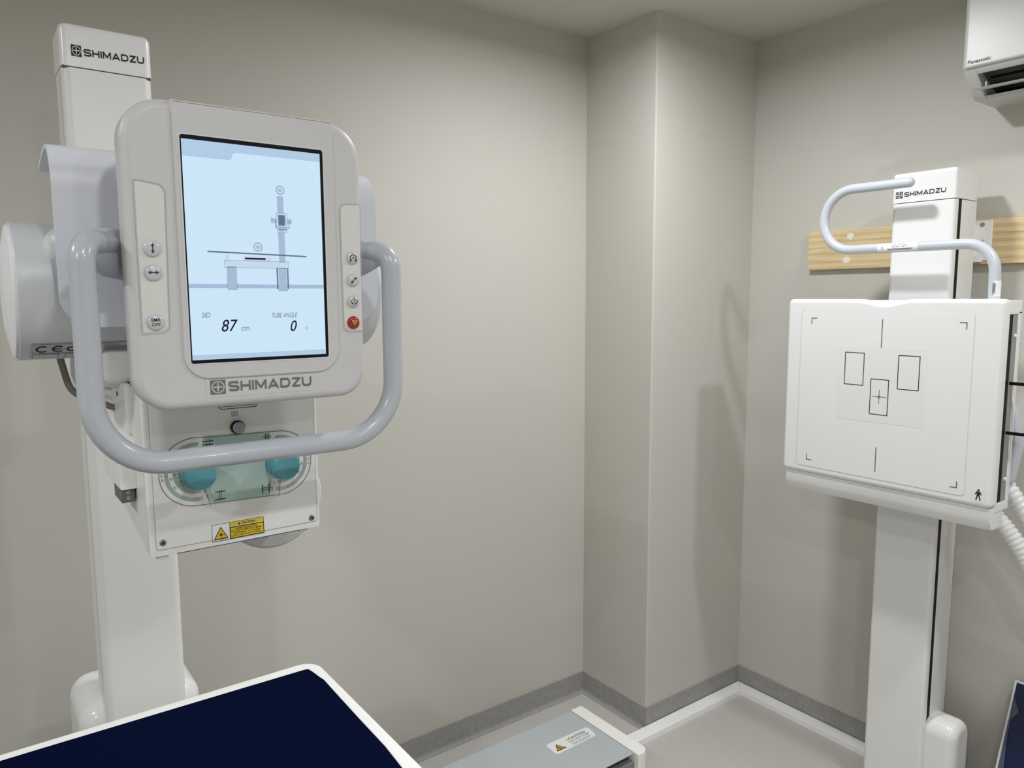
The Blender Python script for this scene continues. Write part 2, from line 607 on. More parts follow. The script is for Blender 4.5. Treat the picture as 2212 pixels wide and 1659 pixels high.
# ================================================================== CABLE TRUNKING
tr = thing('cable_trunking', 'low white cable trunking on the floor around the pillar corner', 'trunking', (0.4, -.03, 0))
def trunk_piece(name, pts, z):
    return slab(name, Frame((0, 0, 0), (1, 0, 0), (0, 1, 0)), pts, 0, z, trunk_m, tr, .0025, 2)
TW, TG, BASE_L = .052, .008, .985
trunk_piece('trunking_length', [(PX + TG, RYE + .05), (PX + TG + TW, RYE + .05), (PX + TG + TW, -TG - TW), (PX + TG, -TG)], .02)
trunk_piece('trunking_length', [(PX + TG, -TG), (PX + TG + TW, -TG - TW), (BASE_L, -TG - TW), (BASE_L, -TG)], .0195)

# ================================================================== X-RAY TUBE STAND
YC = -2.167
ts = thing('xray_tube_stand', 'tall white x-ray tube stand with a lit touch screen and grey hoop handle', 'x-ray machine', (0.40, -2.19, 0.1))
CY0, CY1, CX0, CX1 = -2.2715, -2.1145, 0.344, 0.450
col = box('column', (CX0, CY0, .1), (CX1, CY1, 2.0105), white_m, ts, .016, 5, VERT)
box('side_groove', (CX1 - .030, CY0 - .0004, .75), (CX1 - .0285, CY0 + .002, 2.0), groove_m, col)
capo = obj('column_cap', bm_box((CX0 - .001, CY0 - .001, 2.0125), (CX1 + .001, CY1 + .001, 2.0925), .013, 4,
           edges=lambda a, b: not (a.z < 2.02 and b.z < 2.02)), cap_m, ts)
maker_mark(FX(CX1 + .001), capo, (-2.2535, -2.2365, 2.0315, 2.0520), (-2.2325, -2.1275, 2.0345, 2.0475), ink_m, lbl_m, slope=0.03)
obj('cap_seam', bm_box((CX0 + .002, CY0 + .002, 2.009), (CX1 - .001, CY1 - .002, 2.0135)), seam_m, ts)
bc = obj('base_cover', bm_box((.20, -2.318, .1), (.425, -2.075, .722), .045, 6,
         edges=lambda a, b: not (a.z < .2 and b.z < .2)), cap_m, ts)
# carriage and arm
box('carriage', (.335, -2.29, 1.40), (.475, -2.095, 1.72), white_m, ts, .02, 4)
box('arm', (.46, -2.265, 1.47), (.90, -2.07, 1.66), white_m, ts, .03, 5)
# tube housing : horizontal cylinder
TX, TZ, TR = 0.98, 1.584, 0.0875
TY0, TY1 = -2.405, -1.925
FYc = Frame((0, 0, 0), (1, 0, 0), (0, 0, 1))     # normal -Y
tubeh = lathe('tube_housing', FYc, (TX, TZ), [(0, -TY1), (TR - .006, -TY1), (TR, -TY1 - .006 + .012), (TR, -TY0 - .0015), (TR - .0015, -TY0), (0.06, -TY0)], cyl_m, ts, 72)
lathe('end_disc', FYc, (TX, TZ), [(TR - .0035, -TY0 - .002), (TR - .0035, -TY0 + .0025), (TR - .006, -TY0 + .004), (.05, -TY0 + .010), (.045, -TY0 + .0105), (0, -TY0 + .0105)], lbl_m, tubeh, 64)
bmv = bmesh.new()
bmesh.ops.create_uvsphere(bmv, u_segments=24, v_segments=14, radius=1)
for v in bmv.verts:
    v.co = Vector((1.045 + v.co.x * .03, -2.345 + v.co.y * .028, 1.638 + v.co.z * .028))
obj('housing_boss', bmv, cyl_m, tubeh)
# rating label wrapped on the lower front of the cylinder
def wrap(y, s):           # s = arc length down from the horizontal front line
    t = -s / TR
    return Vector((TX + (TR + .0005) * math.cos(t), y, TZ + (TR + .0005) * math.sin(t)))
def wrap_flat(name, fl, m, lift=0.0):
    pts = []
    for a, b in fl.v:
        p = wrap(a, -b)
        d = Vector((p.x - TX, 0, p.z - TZ)).normalized()
        pts.append(p + d * lift)
    return obj(name, (pts, fl.f), m, tubeh, smooth=False)
def strips(a0, a1, b0, b1, n=10):
    f = Flat()
    for i in range(n):
        f.rect(a0, a1, b0 + (b1 - b0) * i / n, b0 + (b1 - b0) * (i + 1) / n)
    return f
film2_m = mat('rating_plate', S(190, 192, 194), 0.35)
wrap_flat('rating_plate', strips(-2.393, -2.27, -.112, -.071), film2_m)
for q in ((-2.391, -2.320, -.094, -.0725), (-2.315, -2.274, -.094, -.0725), (-2.391, -2.362, -.111, -.0965), (-2.355, -2.322, -.111, -.0965)):
    wrap_flat('plate_border', Flat().frame(*q, .0007), inkg_m, .0004)
wrap_flat('conformity_mark', Flat().ring((-2.3805, -.0835), .0050, .0074, PI * .28, PI * 1.72), ink_m, .0004)
wrap_flat('conformity_mark', Flat().ring((-2.3630, -.0835), .0050, .0074, PI * .28, PI * 1.72).line((-2.3690, -.0835), (-2.3600, -.0835), .0020), ink_m, .0004)
wrap_flat('body_number', Flat().ring((-2.3490, -.0840), .0030, .0054).text('1', -2.3400, -.0892, .0105).text('97', -2.3350, -.0892, .0105, .010), ink_m, .0004)
f = Flat().frame(-2.312, -2.296, -.0785, -.0745, .0005)
for i in range(4):
    f.rect(-2.312, -2.277 - .003 * (i % 2), -.0815 - i * .003, -.0802 - i * .003)
wrap_flat('rating_text', f, inkg_m, .0004)
wrap_flat('rating_line', Flat().rect(-2.385, -2.340, -.0957, -.0948), inkg_m, .0004)

# tube cover : sheet with a hooded top
HY0, HY1, HXF = -2.364, -1.948, 1.090
prof = [(HXF, 1.540), (HXF, 1.600), (HXF, 1.66), (HXF, 1.705)]
for i in range(1, 9):
    t = PI / 2 * i / 8
    prof.append((HXF - .045 * (1 - math.cos(t)), 1.705 + .056 * math.sin(t)))
for i in range(1, 7):
    q = i / 6
    prof.append((1.045 - .088 * q, 1.761 - .016 * q * q))
def hood():
    bm = bmesh.new()
    r = .038
    rows = []
    NB = 8
    def yspan(z):
        d = z - 1.540
        if d >= r: return HY0, HY1
        k = r - math.sqrt(max(0, r * r - (r - d) ** 2))
        return HY0 + k, HY1 - k
    zs = [1.540 + r * (1 - math.cos(PI / 2 * i / 8)) for i in range(9)]
    pl = [(HXF, z) for z in zs] + prof[1:]
    # offset normals
    pts = [Vector(p) for p in pl]
    nr = []
    for i in range(len(pts)):
        t = (pts[min(i + 1, len(pts) - 1)] - pts[max(i - 1, 0)]).normalized()
        nr.append(Vector((-t.y, t.x)))
    th = .005
    fr_, bk_ = [], []
    for p, n in zip(pts, nr):
        a, b = yspan(p.y)
        ys = [a + (b - a) * k / NB for k in range(NB + 1)]
        fr_.append([bm.verts.new((p.x, y, p.y)) for y in ys])
        q = p + n * th
        bk_.append([bm.verts.new((q.x, y, q.y)) for y in ys])
    for L in (fr_, bk_):
        for A, B in zip(L, L[1:]):
            for k in range(NB):
                bm.faces.new((A[k], A[k + 1], B[k + 1], B[k]))
    for k in range(NB):
        bm.faces.new((fr_[0][k], fr_[0][k + 1], bk_[0][k + 1], bk_[0][k]))
        bm.faces.new((fr_[-1][k], fr_[-1][k + 1], bk_[-1][k + 1], bk_[-1][k]))
    for i in range(len(fr_) - 1):
        for k in (0, NB):
            bm.faces.new((fr_[i][k], fr_[i + 1][k], bk_[i + 1][k], bk_[i][k]))
    bmesh.ops.recalc_face_normals(bm, faces=bm.faces)
    return bm
obj('tube_cover', hood(), lilac_m, ts)
box('console_mount', (1.085, -2.255, 1.50), (1.17, -2.075, 1.70), lilac_m, ts, .015, 3)

# control console
MX = 1.2
MY0, MY1, MZ0, MZ1 = -2.308, -2.022, 1.4435, 1.7985
fx = FX(MX)
out = [tuple(p) for p in rounded([(MY0, MZ0), (MY1, MZ0), (MY1, MZ1), (MY0, MZ1)], [.042, .036, .045, .048], 10)]
con = slab('control_console', fx, out, -.040, 0, consol_m, ts, .011, 5, back=True)
# raised centre surround that carries the screen
so = [tuple(p) for p in rounded([(-2.2545, 1.479), (-2.0605, 1.479), (-2.0605, MZ1 - .0005), (-2.2545, MZ1 - .0005)], [.03, .03, .002, .002], 8)]
slab('screen_surround', fx, so, -.018, .0028, consol_m, con, .0025, 3)
fx1 = FX(MX + .0028)
SY0, SY1, SZ0, SZ1 = -2.2465, -2.0765, 1.4985, 1.7605
slab('screen_bezel', fx1, rect(SY0 - .0018, SY1 + .0018, SZ0 - .0018, SZ1 + .0018, .005), -.001, .0006, lilac_m, con, .0004, 1)
slab('screen_edge', fx1, rect(SY0, SY1, SZ0, SZ1, .003), -.001, .0009, black_m, con)
fs = FX(MX + .0040)
DY0, DY1, DZ0, DZ1 = -2.2450, -2.0805, 1.5025, 1.7555
disp = slab('display', FX(MX + .0037), rect(DY0, DY1, DZ0, DZ1), -.001, .0002, scr_bg, ts)
# --- graphics on the display
hd = [(DY0, 1.7365), (-2.193, 1.7365), (-2.190, 1.738), (-2.189, 1.741), (-2.188, 1.744), (-2.185, 1.7455), (DY1, 1.7455), (DY1, DZ1), (DY0, DZ1)]
Flat().poly(hd).build('header_band', fs, scr_hd, disp, .0001)
Flat().rect(DY0, DY1, DZ0, 1.5085).build('footer_band', fs, scr_hd, disp, .0001)
Flat().rect(DY0, DY1, 1.5868, 1.5915).build('diagram_floor', fs, scr_fg, disp, .0001)
for c in ((-2.133, 1.7065), (-2.163, 1.6365)):
    Flat().ring(c, .0038, .0058).disc(c, .0024, 16).build('target_icon', fs, scr_fg, disp, .0002)
f = Flat().rect(-2.1375, -2.1295, 1.6080, 1.6995).rect(-2.1365, -2.1275, 1.6640, 1.6770)
f.poly([(-2.146, 1.673), (-2.1375, 1.671), (-2.1375, 1.667), (-2.146, 1.666)]).poly([(-2.120, 1.673), (-2.1295, 1.671), (-2.1295, 1.667), (-2.120, 1.666)])
f.build('stand_icon', fs, scr_fg, disp, .0002)
f = Flat().frame(-2.1395, -2.1255, 1.6615, 1.6785, .0016).frame(-2.1378, -2.1272, 1.6550, 1.6622, .0014)
f.build('stand_head_icon', fs, scr_fl, disp, .0003)
f = Flat().rect(-2.1365, -2.1285, 1.6640, 1.6765)
f.pline([(-2.1405, 1.670), (-2.1405, 1.6615), (-2.1380, 1.6595), (-2.1255, 1.6595), (-2.1232, 1.6615), (-2.1232, 1.670)], .0007)
f.ring((-2.1350, 1.6588), .0009, .0014).ring((-2.1300, 1.6588), .0009, .0014).frame(-2.1380, -2.1270, 1.6550, 1.6624, .0004).frame(-2.1395, -2.1255, 1.6615, 1.6788, .0004)
f.build('stand_lines', fs, scr_dk, disp, .0004)
f = Flat().rect(-2.2005, -2.1905, 1.5855, 1.6130).build('table_leg_icon', fs, scr_fg, disp, .0002)
f = Flat().rect(-2.1390, -2.1290, 1.5840, 1.6130).build('table_leg_icon', fs, scr_fg, disp, .0002)
f = Flat().poly([(-2.2035, 1.6195), (-2.1265, 1.6185), (-2.1285, 1.6118), (-2.2010, 1.6128)]).rect(-2.2025, -2.1975, 1.6190, 1.6265).rect(-2.181, -2.1475, 1.6190, 1.6250)
f.build('table_icon', fs, scr_fl, disp, .0003)
f = Flat().frame(-2.2038, -2.1262, 1.6112, 1.6198, .0004).frame(-2.1400, -2.1280, 1.5835, 1.6120, .0004).frame(-2.2012, -2.1898, 1.5850, 1.6124, .0004)
f.line((-2.1408, 1.586), (-2.1408, 1.612), .0014).line((-2.1272, 1.586), (-2.1272, 1.612), .0014)
f.build('table_lines', fs, scr_dk, disp, .0004)
Flat().line((-2.2225, 1.6295), (-2.1025, 1.6268), .0017).build('table_top_icon', fs, scr_dk, disp, .0005)
Flat().rect(-2.1795, -2.1545, 1.6213, 1.6235).build('cassette_icon', fs, scr_nv, disp, .0006)
Flat().text('87', -2.2105, 1.5350, .0145, .0195, .006, .25).build('distance_digits', fs, scr_nv, disp, .0005)
Flat().text('0', -2.1265, 1.5330, .0140, .0085, .007, .25).build('angle_digit', fs, scr_nv, disp, .0005)
Flat().text('SID', -2.2325, 1.5520, .0062, .0098, .004, .2).build('distance_caption', fs, scr_tx, disp, .0004)
Flat().text('TUBE ANGLE', -2.1495, 1.5505, .0062, .0325, .004, .2).build('angle_caption', fs, scr_tx, disp, .0004)
Flat().text('cm', -2.1875, 1.5352, .0050, .0098, .012).build('distance_unit', fs, scr_bl, disp, .0004)
Flat().ring((-2.1055, 1.5365), .0010, .0016).build('degree_sign', fs, scr_bl, disp, .0004)
Flat().rect(-2.1623, -2.1619, 1.512, 1.562).build('divider', fs, scr_fl, disp, .0002)
# --- button plates, buttons
pl = rounded([(-2.2955, 1.5360), (-2.2685, 1.5375), (-2.2655, 1.7000), (-2.2955, 1.7045)], [.003, .009, .010, .003], 6)
fr1 = FX(MX)
def groove(name, pts, w, m, parent, fr, lift):
    f = Flat()
    f.pline(list(pts) + [pts[0]], w)
    return f.build(name, fr, m, parent, lift)
slab('button_plate', fr1, [tuple(p) for p in pl], -.002, .0009, plate_m, con, .0006, 2)
groove('plate_joint', [tuple(p) for p in rounded([(-2.2970, 1.5340), (-2.2670, 1.5355), (-2.2640, 1.7020), (-2.2970, 1.7065)], [.003, .009, .010, .003], 6)], .0007, groove_m, con, fr1, .0003)
pr = rounded([(-2.0520, 1.5315), (-2.0265, 1.5315), (-2.0265, 1.6955), (-2.0530, 1.6940)], [.008, .003, .003, .009], 6)
slab('button_plate', fr1, [tuple(p) for p in pr], -.002, .0009, plate_m, con, .0006, 2)
groove('plate_joint', [tuple(p) for p in rounded([(-2.0535, 1.5295), (-2.0250, 1.5295), (-2.0250, 1.6975), (-2.0545, 1.6960)], [.008, .003, .003, .009], 6)], .0007, groove_m, con, fr1, .0003)
fb = FX(MX + .0009)
def button(c, m, r=.0092):
    lathe('button', fb, c, [(r, -.001), (r, .0016), (r - .0012, .0032), (r * .55, .0042), (0, .0044)], m, con, 36)
B = [(-2.2815, 1.6310), (-2.2820, 1.6040), (-2.2822, 1.5480), (-2.0390, 1.6270), (-2.0390, 1.5980), (-2.0393, 1.5700), (-2.0397, 1.5420)]
for c in B[:3]:
    button(c, btn_m, .0094)
for c in B[3:6]:
    button(c, btn_m, .0083)
button(B[6], red_m, .0085)
fsy = FX(MX + .0056)
def sym(f, m=ink_m, lift=0.0):
    return f.build('button_symbol', fsy, m, con, lift)
c = B[0]; sym(Flat().arrow((c[0], c[1] - .0058), (c[0], c[1] + .0058), .0011, .0036))
c = B[1]; sym(Flat().arrow((c[0] - .0058, c[1]), (c[0] + .0058, c[1]), .0011, .0036))
c = B[2]; sym(Flat().text('EMR', c[0], c[1] + .0026, .0036, .0098, .004, center=True).text('OFF', c[0], c[1] - .0026, .0036, .0092, .004, center=True))
c = B[3]; sym(Flat().ring(c, .0036, .0046, -PI * .22, PI * 1.22).disc(c, .0011, 14)
              .poly([(c[0] - .0042, c[1] - .0052), (c[0] - .0050, c[1] - .0018), (c[0] - .0014, c[1] - .0034)])
              .poly([(c[0] + .0042, c[1] - .0052), (c[0] + .0050, c[1] - .0018), (c[0] + .0014, c[1] - .0034)]))
c = B[4]; sym(Flat().arrow((c[0] - .0040, c[1] - .0042), (c[0] + .0040, c[1] + .0042), .0011, .0036))
c = B[5]
f = Flat()
k = Flat().ring((0, 0), .0042, .0051, -PI * .30, PI * 1.30)
f.v = [(c[0] + a, c[1] + b * .55) for a, b in k.v]; f.f = k.f
f.poly([(c[0] - .0008, c[1] - .0026), (c[0] - .0034, c[1] - .0010), (c[0] - .0032, c[1] - .0040)])
f.poly([(c[0] + .0008, c[1] - .0026), (c[0] + .0034, c[1] - .0010), (c[0] + .0032, c[1] - .0040)])
f.line((c[0], c[1] + .0036), (c[0], c[1] + .0058), .0008).line((c[0], c[1] - .0012), (c[0], c[1] + .0012), .0008).line((c[0], c[1] - .0060), (c[0], c[1] - .0036), .0008)
sym(f)
c = B[6]
tri = [(c[0] - .0045, c[1] + .0034), (c[0] + .0045, c[1] + .0034), (c[0], c[1] - .0046)]
sym(Flat().poly([(c[0] - .0054, c[1] + .0040), (c[0] + .0054, c[1] + .0040), (c[0], c[1] - .0057)]), ink_m)
sym(Flat().poly(tri), yel2_m, .0003)
sym(Flat().line((c[0], c[1] - .0004), (c[0], c[1] + .0027), .0010).disc((c[0], c[1] - .0018), .0006, 10), ink_m, .0006)
# maker sticker under the screen
slab('maker_sticker', fx, [(-2.2310, 1.4560), (-2.0975, 1.4560), (-2.0975, 1.4790 - .004), (-2.2310, 1.4790)], -.001, .0004, consol_m, con)
maker_mark(FX(MX + .0004), con, (-2.2258, -2.2082, 1.4600, 1.4772), (-2.2045, -2.1003, 1.4625, 1.4745), inkg_m, consol_m, slope=-.004)

# hoop handle
HR, HXc = .0135, 1.203
hp = fillet_path([(1.105, -2.285, 1.632), (HXc, -2.3520, 1.640), (HXc, -2.3520, 1.3850), (HXc, -1.9830, 1.3850), (HXc, -1.9830, 1.640), (1.105, -2.045, 1.632)], [.026, .078, .078, .026], 12)
tube('hoop_handle', hp, HR, grey_m, ts, nseg=28)
for y0_, y1_, y2_ in ((-2.349, -2.322, -2.235), (-1.986, -2.016, -2.10)):
    p0, p1, p2 = Vector((1.192, y0_, 1.634)), Vector((1.150, y1_, 1.628)), Vector((1.088, y2_, 1.620))
    path = [p0.lerp(p1, i / 4) for i in range(4)] + [p1.lerp(p2, i / 5) for i in range(6)]
    obj('handle_mount', bm_tube(path, [.010, .016, .021, .025, .028, .030, .031, .032, .033, .033], 28, up=(0, 0, 1), scale=(1, .55)), grey_m, ts)

# collimator
KX = 1.100
KY0, KY1, KZ0, KZ1 = -2.286, -2.0535, 1.2415, 1.460
sidep = [(KX, KZ0), (KX, KZ1), (.905, KZ1 + .002), (.905, 1.275)]
fsd = Frame((0, 0, 0), (1, 0, 0), (0, 0, 1))     # normal -Y
kolw_m = mat('collimator_white', S(232, 232, 230), 0.35)
kol = slab('collimator', fsd, sidep, -KY1, -KY0, kolw_m, ts, .006, 3, back=True)
box('base_lip', (.96, KY0 + .035, KZ0 - .003), (KX - .006, KY1 - .03, KZ0 + .003), seam_m, kol)
fk = FX(KX)
slab('front_plate', fk, rect(-2.2765, -2.0600, 1.2500, 1.450, .004), -.002, .0012, kolw_m, kol, .0008, 2)
groove('plate_outline', rect(-2.2772, -2.0593, 1.2493, 1.451, .0045), .0006, groove_m, kol, fk, .0002)
fk1 = FX(KX + .0012)
for c in ((-2.2690, 1.2590), (-2.0680, 1.2560)):
    lathe('screw', fk1, c, [(.0042, -.001), (.0042, .0006), (.0034, .0016), (0, .0019)], silver_m, kol, 20)
    Flat().line((c[0] - .0022, c[1] - .001), (c[0] + .0022, c[1] + .001), .0010).line((c[0] - .001, c[1] + .0022), (c[0] + .001, c[1] - .0022), .0010).build('screw_cross', fk1, black_m, kol, .0021)
# lamp button
lathe('lamp_ring', fk1, (-2.168, 1.4010), [(.0092, -.001), (.0092, .006), (.0080, .0072), (.007, .0068)], black_m, kol, 36)
lathe('lamp_button', fk1, (-2.168, 1.4010), [(.0080, .004), (.0080, .0095), (.0072, .0105), (0, .0108)], mat('lamp_grey', S(150, 153, 160), .4), kol, 36)
f = Flat().frame(-2.1745, -2.1665, 1.4165, 1.4230, .0005).ring((-2.1705, 1.4198), .0012, .0018)
f.pline([(-2.193, 1.4335), (-2.188, 1.4270), (-2.142, 1.4270), (-2.140, 1.4300)], .0009).line((-2.193, 1.4335), (-2.138, 1.4325), .0007).line((-2.188, 1.4300), (-2.142, 1.4300), .0006)
f.build('field_light_symbol', fk1, ink_m, kol, .0003)
# dial plate
DCL, DCR, DR = (-2.2240, 1.3470), (-2.1120, 1.3440), .0455
f = Flat()
st = [(DCL[0] + DR * math.cos(t), DCL[1] + DR * math.sin(t)) for t in [PI * (.5 + i / 24) for i in range(25)]]
st += [(DCR[0] + DR * math.cos(t), DCR[1] + DR * math.sin(t)) for t in [PI * (-.5 + i / 24) for i in range(25)]]
slab('dial_plate', fk1, st, -.0005, .0006, lbl_m, kol)
fd = FX(KX + .0018)
groove('dial_border', st, .0008, line_m, kol, fd, .0002)
f = Flat()
f.poly([(DCL[0] + .010, DCL[1] + DR - .0005), (DCL[0] + .008, DCL[1] + .024), (DCL[0] + .008, DCL[1] - .024), (DCL[0] + .018, DCL[1] - DR + .0005),
        (DCR[0] - .016, DCR[1] - DR + .0005), (DCR[0] - .012, DCR[1] - .024), (DCR[0] - .010, DCR[1] + .024), (DCR[0] - .012, DCR[1] + DR - .0005)][::-1])
f.disc(DCL, .024).disc(DCR, .024)
f.build('dial_field', fd, green_m, kol, .0002)
for c, a0, a1 in ((DCL, PI * .46, PI * 1.56), (DCR, -PI * .56, PI * .54)):
    for r0, r1 in ((.0345, .0395), (.0245, .0290)):
        Flat().ring(c, r0, r1, a0, a1, 64).build('dial_band', fd, green2_m, kol, .0003)
def mark(fn):
    f = Flat()
    fn(f)
    return f.build('field_symbol', fd, ink_m, kol, .0005)
def hash_mark(cx, cz, thick_h):
    def fn(f):
        for s in (-1, 1):
            f.line((cx - .0065, cz + s * .0022), (cx + .0065, cz + s * .0022), .0013 if thick_h else .0006)
            f.line((cx + s * .0018, cz - .0065), (cx + s * .0018, cz + .0065), .0006 if thick_h else .0013)
    return fn
def bar_mark(cx, cz, wide_h):
    def fn(f):
        for s in (-1, 1):
            if wide_h:
                f.line((cx - .0065, cz + s * .0052), (cx + .0065, cz + s * .0052), .0013)
                f.line((cx + s * .0014, cz - .0070), (cx + s * .0014, cz + .0070), .0006)
            else:
                f.line((cx + s * .0045, cz - .0062), (cx + s * .0045, cz + .0062), .0013)
                f.line((cx - .0068, cz + s * .0014), (cx + .0068, cz + s * .0014), .0006)
    return fn
mark(hash_mark(-2.2070, 1.3840, True))
mark(hash_mark(-2.1285, 1.3810, False))
mark(bar_mark(-2.1945, 1.3105, True))
mark(bar_mark(-2.1330, 1.3102, False))
for tx_, a_, b_ in (('1', -2.2140, 1.3175), ('1.5', -2.2110, 1.3090), ('2', -2.2050, 1.3010), ('1', -2.1220, 1.3230), ('1.5', -2.1275, 1.3145), ('2', -2.1262, 1.3060)):
    Flat().text(tx_, a_, b_, .0054).build('distance_number', fd, ink_m, kol, .0005)
seqs = [(.0422, ['20', '23', '25', '27', '30', '36', '43'], .78, 1.04), (.0320, ['26', '30', '36', '43'], .80, 1.18), (.0268, ['14', '17'], 1.0, 1.2), (.0222, ['23', '25', '28', '30', '36', '43'], .98, 1.42), (.0368, ['17'], 1.0, 1.0)]
for c, mir in ((DCL, 1), (DCR, -1)):
    f = Flat()
    for r, labs, t0, t1 in seqs:
        for i, tx_ in enumerate(labs):
            t = PI * (t0 + (t1 - t0) * i / max(1, len(labs) - 1))
            if mir < 0:
                t = PI - t
            f.text(tx_, c[0] + r * math.cos(t), c[1] + r * math.sin(t), .0030, rot=t + (PI / 2 if mir > 0 else -PI / 2), center=True)
    f.build('dial_numbers', fd, inkg_m, kol, .0005)
# pointers and knobs
for c, tip, m_line in ((DCL, (-2.2085, 1.2990), ink_m), (DCR, (-2.1175, 1.2965), mat('pointer_red', S(150, 40, 60), .5))):
    d = (Vector(tip) - Vector(c)).normalized()
    n = Vector((-d.y, d.x))
    c0, t0 = Vector(c), Vector(tip)
    pts = [c0 - n * .016, t0 - d * .014 - n * .009, t0 - n * .005, t0 + n * .005, t0 - d * .014 + n * .009, c0 + n * .016]
    slab('pointer', fk1, [tuple(p) for p in pts], .006, .0075, clear_m, kol)
    Flat().line(c0 + d * .018, t0 - d * .002, .0007).build('pointer_line', fk1, m_line, kol, .0080)
    bm = bmesh.new()
    n_k = 30
    prof_k = [(.0205, .0), (.0205, .012), (.0185, .013), (.0185, .030), (.0172, .0318), (0, .0320)]
    rings = []
    for r, h in prof_k:
        if r == 0:
            rings.append([bm.verts.new(fk1(c[0], c[1], h))])
            continue
        rr = []
        for i in range(n_k * 2):
            q = r - (.0005 if (i % 2 and .012 < h < .0305) else 0)
            rr.append(bm.verts.new(fk1(c[0] + q * math.cos(PI * i / n_k), c[1] + q * math.sin(PI * i / n_k), h)))
        rings.append(rr)
    for A, Bq in zip(rings, rings[1:]):
        for i in range(n_k * 2):
            j = (i + 1) % (n_k * 2)
            if len(Bq) == 1:
                bm.faces.new((A[i], A[j], Bq[0]))
            else:
                bm.faces.new((A[i], A[j], Bq[j], Bq[i]))
    bmesh.ops.recalc_face_normals(bm, faces=bm.faces)
    obj('knob', bm, teal_m, kol, angle=25)
# laser warning label
LA0, LA1, LB0, LB1 = -2.2080, -2.1375, 1.2475, 1.2710
slab('laser_label', fk1, [(LA0, LB0), (LA1, LB0), (LA1, LB1), (LA0, LB1)], -.0005, .0003, lbl_m, kol)
fl_ = FX(KX + .0015)
LM = LA0 + .0235
Flat().frame(LA0, LA1, LB0, LB1, .0006).rect(LM, LA1, LB0, LB0 + .0165).rect(LM, LM + .0006, LB0, LB1).build('label_border', fl_, ink_m, kol, .0001)
Flat().rect(LM + .0008, LA1 - .0006, LB0 + .0175, LB1 - .0006).rect(LM + .0013, LA1 - .0012, LB0 + .0013, LB0 + .0152).build('label_yellow', fl_, yel_m, kol, .0003)
tc_ = (LA0 + .0118, LB0 + .0108)
Flat().poly(triangle(tc_, .0195, .0175)).build('laser_triangle', fl_, ink_m, kol, .0003)
Flat().poly(triangle((tc_[0], tc_[1] - .0003), .0155, .0138)).build('laser_triangle_fill', fl_, yel_m, kol, .0005)
f = Flat().disc((tc_[0], tc_[1] - .0025), .0015, 12)
for i in range(12):
    t = PI * i / 6
    f.line((tc_[0], tc_[1] - .0025), (tc_[0] + .0028 * math.cos(t), tc_[1] - .0025 + .0028 * math.sin(t)), .0003)
f.line((tc_[0], tc_[1] - .0025), (tc_[0] + .0058, tc_[1] - .0025), .0004)
f.poly(triangle((LM + .0130, LB0 + .0199), .0036, .0034))
f.text('CAUTION', LM + .0162, LB0 + .0184, .0030, .0180, .01)
f.text('LASER RADIATION', LM + .0075, LB0 + .0122, .0022, .0300, .01).text('DO NOT STARE INTO BEAM', LM + .0020, LB0 + .0092, .0022, .0410, .01)
f.text('1.0mW MAX.  CW 635nm', LM + .0040, LB0 + .0062, .0022, .0370, .01).text('CLASS 2 LASER PRODUCT IEC60825-1', LM + .0020, LB0 + .0030, .0021, .0415, .004)
f.build('label_text', fl_, ink_m, kol, .0007)
# side cover, rail end, hooks, rear disc
box('side_cover', (.905, KY0 - .007, 1.395), (1.035, KY0 + .002, 1.463), white_m, kol, .003, 2)
lathe('cover_screw', Frame((0, KY0 - .007, 0), (1, 0, 0), (0, 0, 1)), (.985, 1.445), [(.0035, -.001), (.0035, .0012), (0, .0016)], dgrey_m, kol, 16)
box('side_block', (.915, KY0 - .020, 1.322), (1.045, KY0 + .002, 1.385), white_m, kol, .003, 2)
re_ = box('rail_end', (.985, KY0 - .0185, 1.3035), (1.038, KY0 - .0015, 1.323), dgrey_m, kol, .001, 1)
for z in (1.3095, 1.3175):
    lathe('rail_pin', FX(1.038), (KY0 - .0100, z), [(.0028, -.001), (.0028, .0004), (0, .0006)], mgrey_m, kol, 14)
box('hook', (1.06, KY0 + .010, KZ0 - .007), (KX - .004, KY0 + .024, KZ0 + .002), lilac_m, kol, .002, 2)
box('hook', (1.06, KY1 - .030, KZ0 - .007), (KX - .010, KY1 - .016, KZ0 + .002), lilac_m, kol, .002, 2)
lathe('tape_case', FX(1.0), (-2.091, 1.268), [(0, -.02), (.072, -.02), (.078, -.016), (.078, .004), (.074, .008), (0, .008)], mat('case_grey', S(214, 215, 214), .45), kol, 56)
# cables under the tube
tube('power_cable', fillet_path([(.93, -2.33, 1.55), (.93, -2.335, 1.455), (.93, -2.27, 1.43), (.93, -2.22, 1.43)], [.03, .03], 6), .008, white_m, ts, nseg=12)
tube('signal_cable', fillet_path([(.95, -2.36, 1.52), (.95, -2.345, 1.447), (.95, -2.29, 1.42), (.95, -2.22, 1.418)], [.03, .03], 6), .0045, cable_m, ts, nseg=10)
box('tube_neck', (.90, -2.315, 1.462), (1.02, -2.02, 1.53), white_m, ts, .01, 3)

# ================================================================== EXAMINATION TABLE
TBZ = .770
TX0, TX1, TYE, TYB = .582, 1.392, -1.872, -4.05
tb = thing('examination_table', 'white examination table top with rounded corner and raised rim', 'table', (.98, -2.95, 0))
fzt = Frame((0, 0, 0), (1, 0, 0), (0, 1, 0))
slab('table_top', fzt, [tuple(p) for p in rounded([(TX0, TYB), (TX1, TYB), (TX1, TYE), (TX0, TYE)], .042, 10)], TBZ - .035, TBZ, tablew_m, tb, .005, 3, back=True)
box('table_frame', (.70, -3.75, .58), (1.28, -2.2, .735), white_m, tb, .012, 2)
for y in (-3.5, -2.55):
    box('pedestal', (.80, y - .16, 0), (1.18, y + .16, .585), white_m, tb, .012, 2)
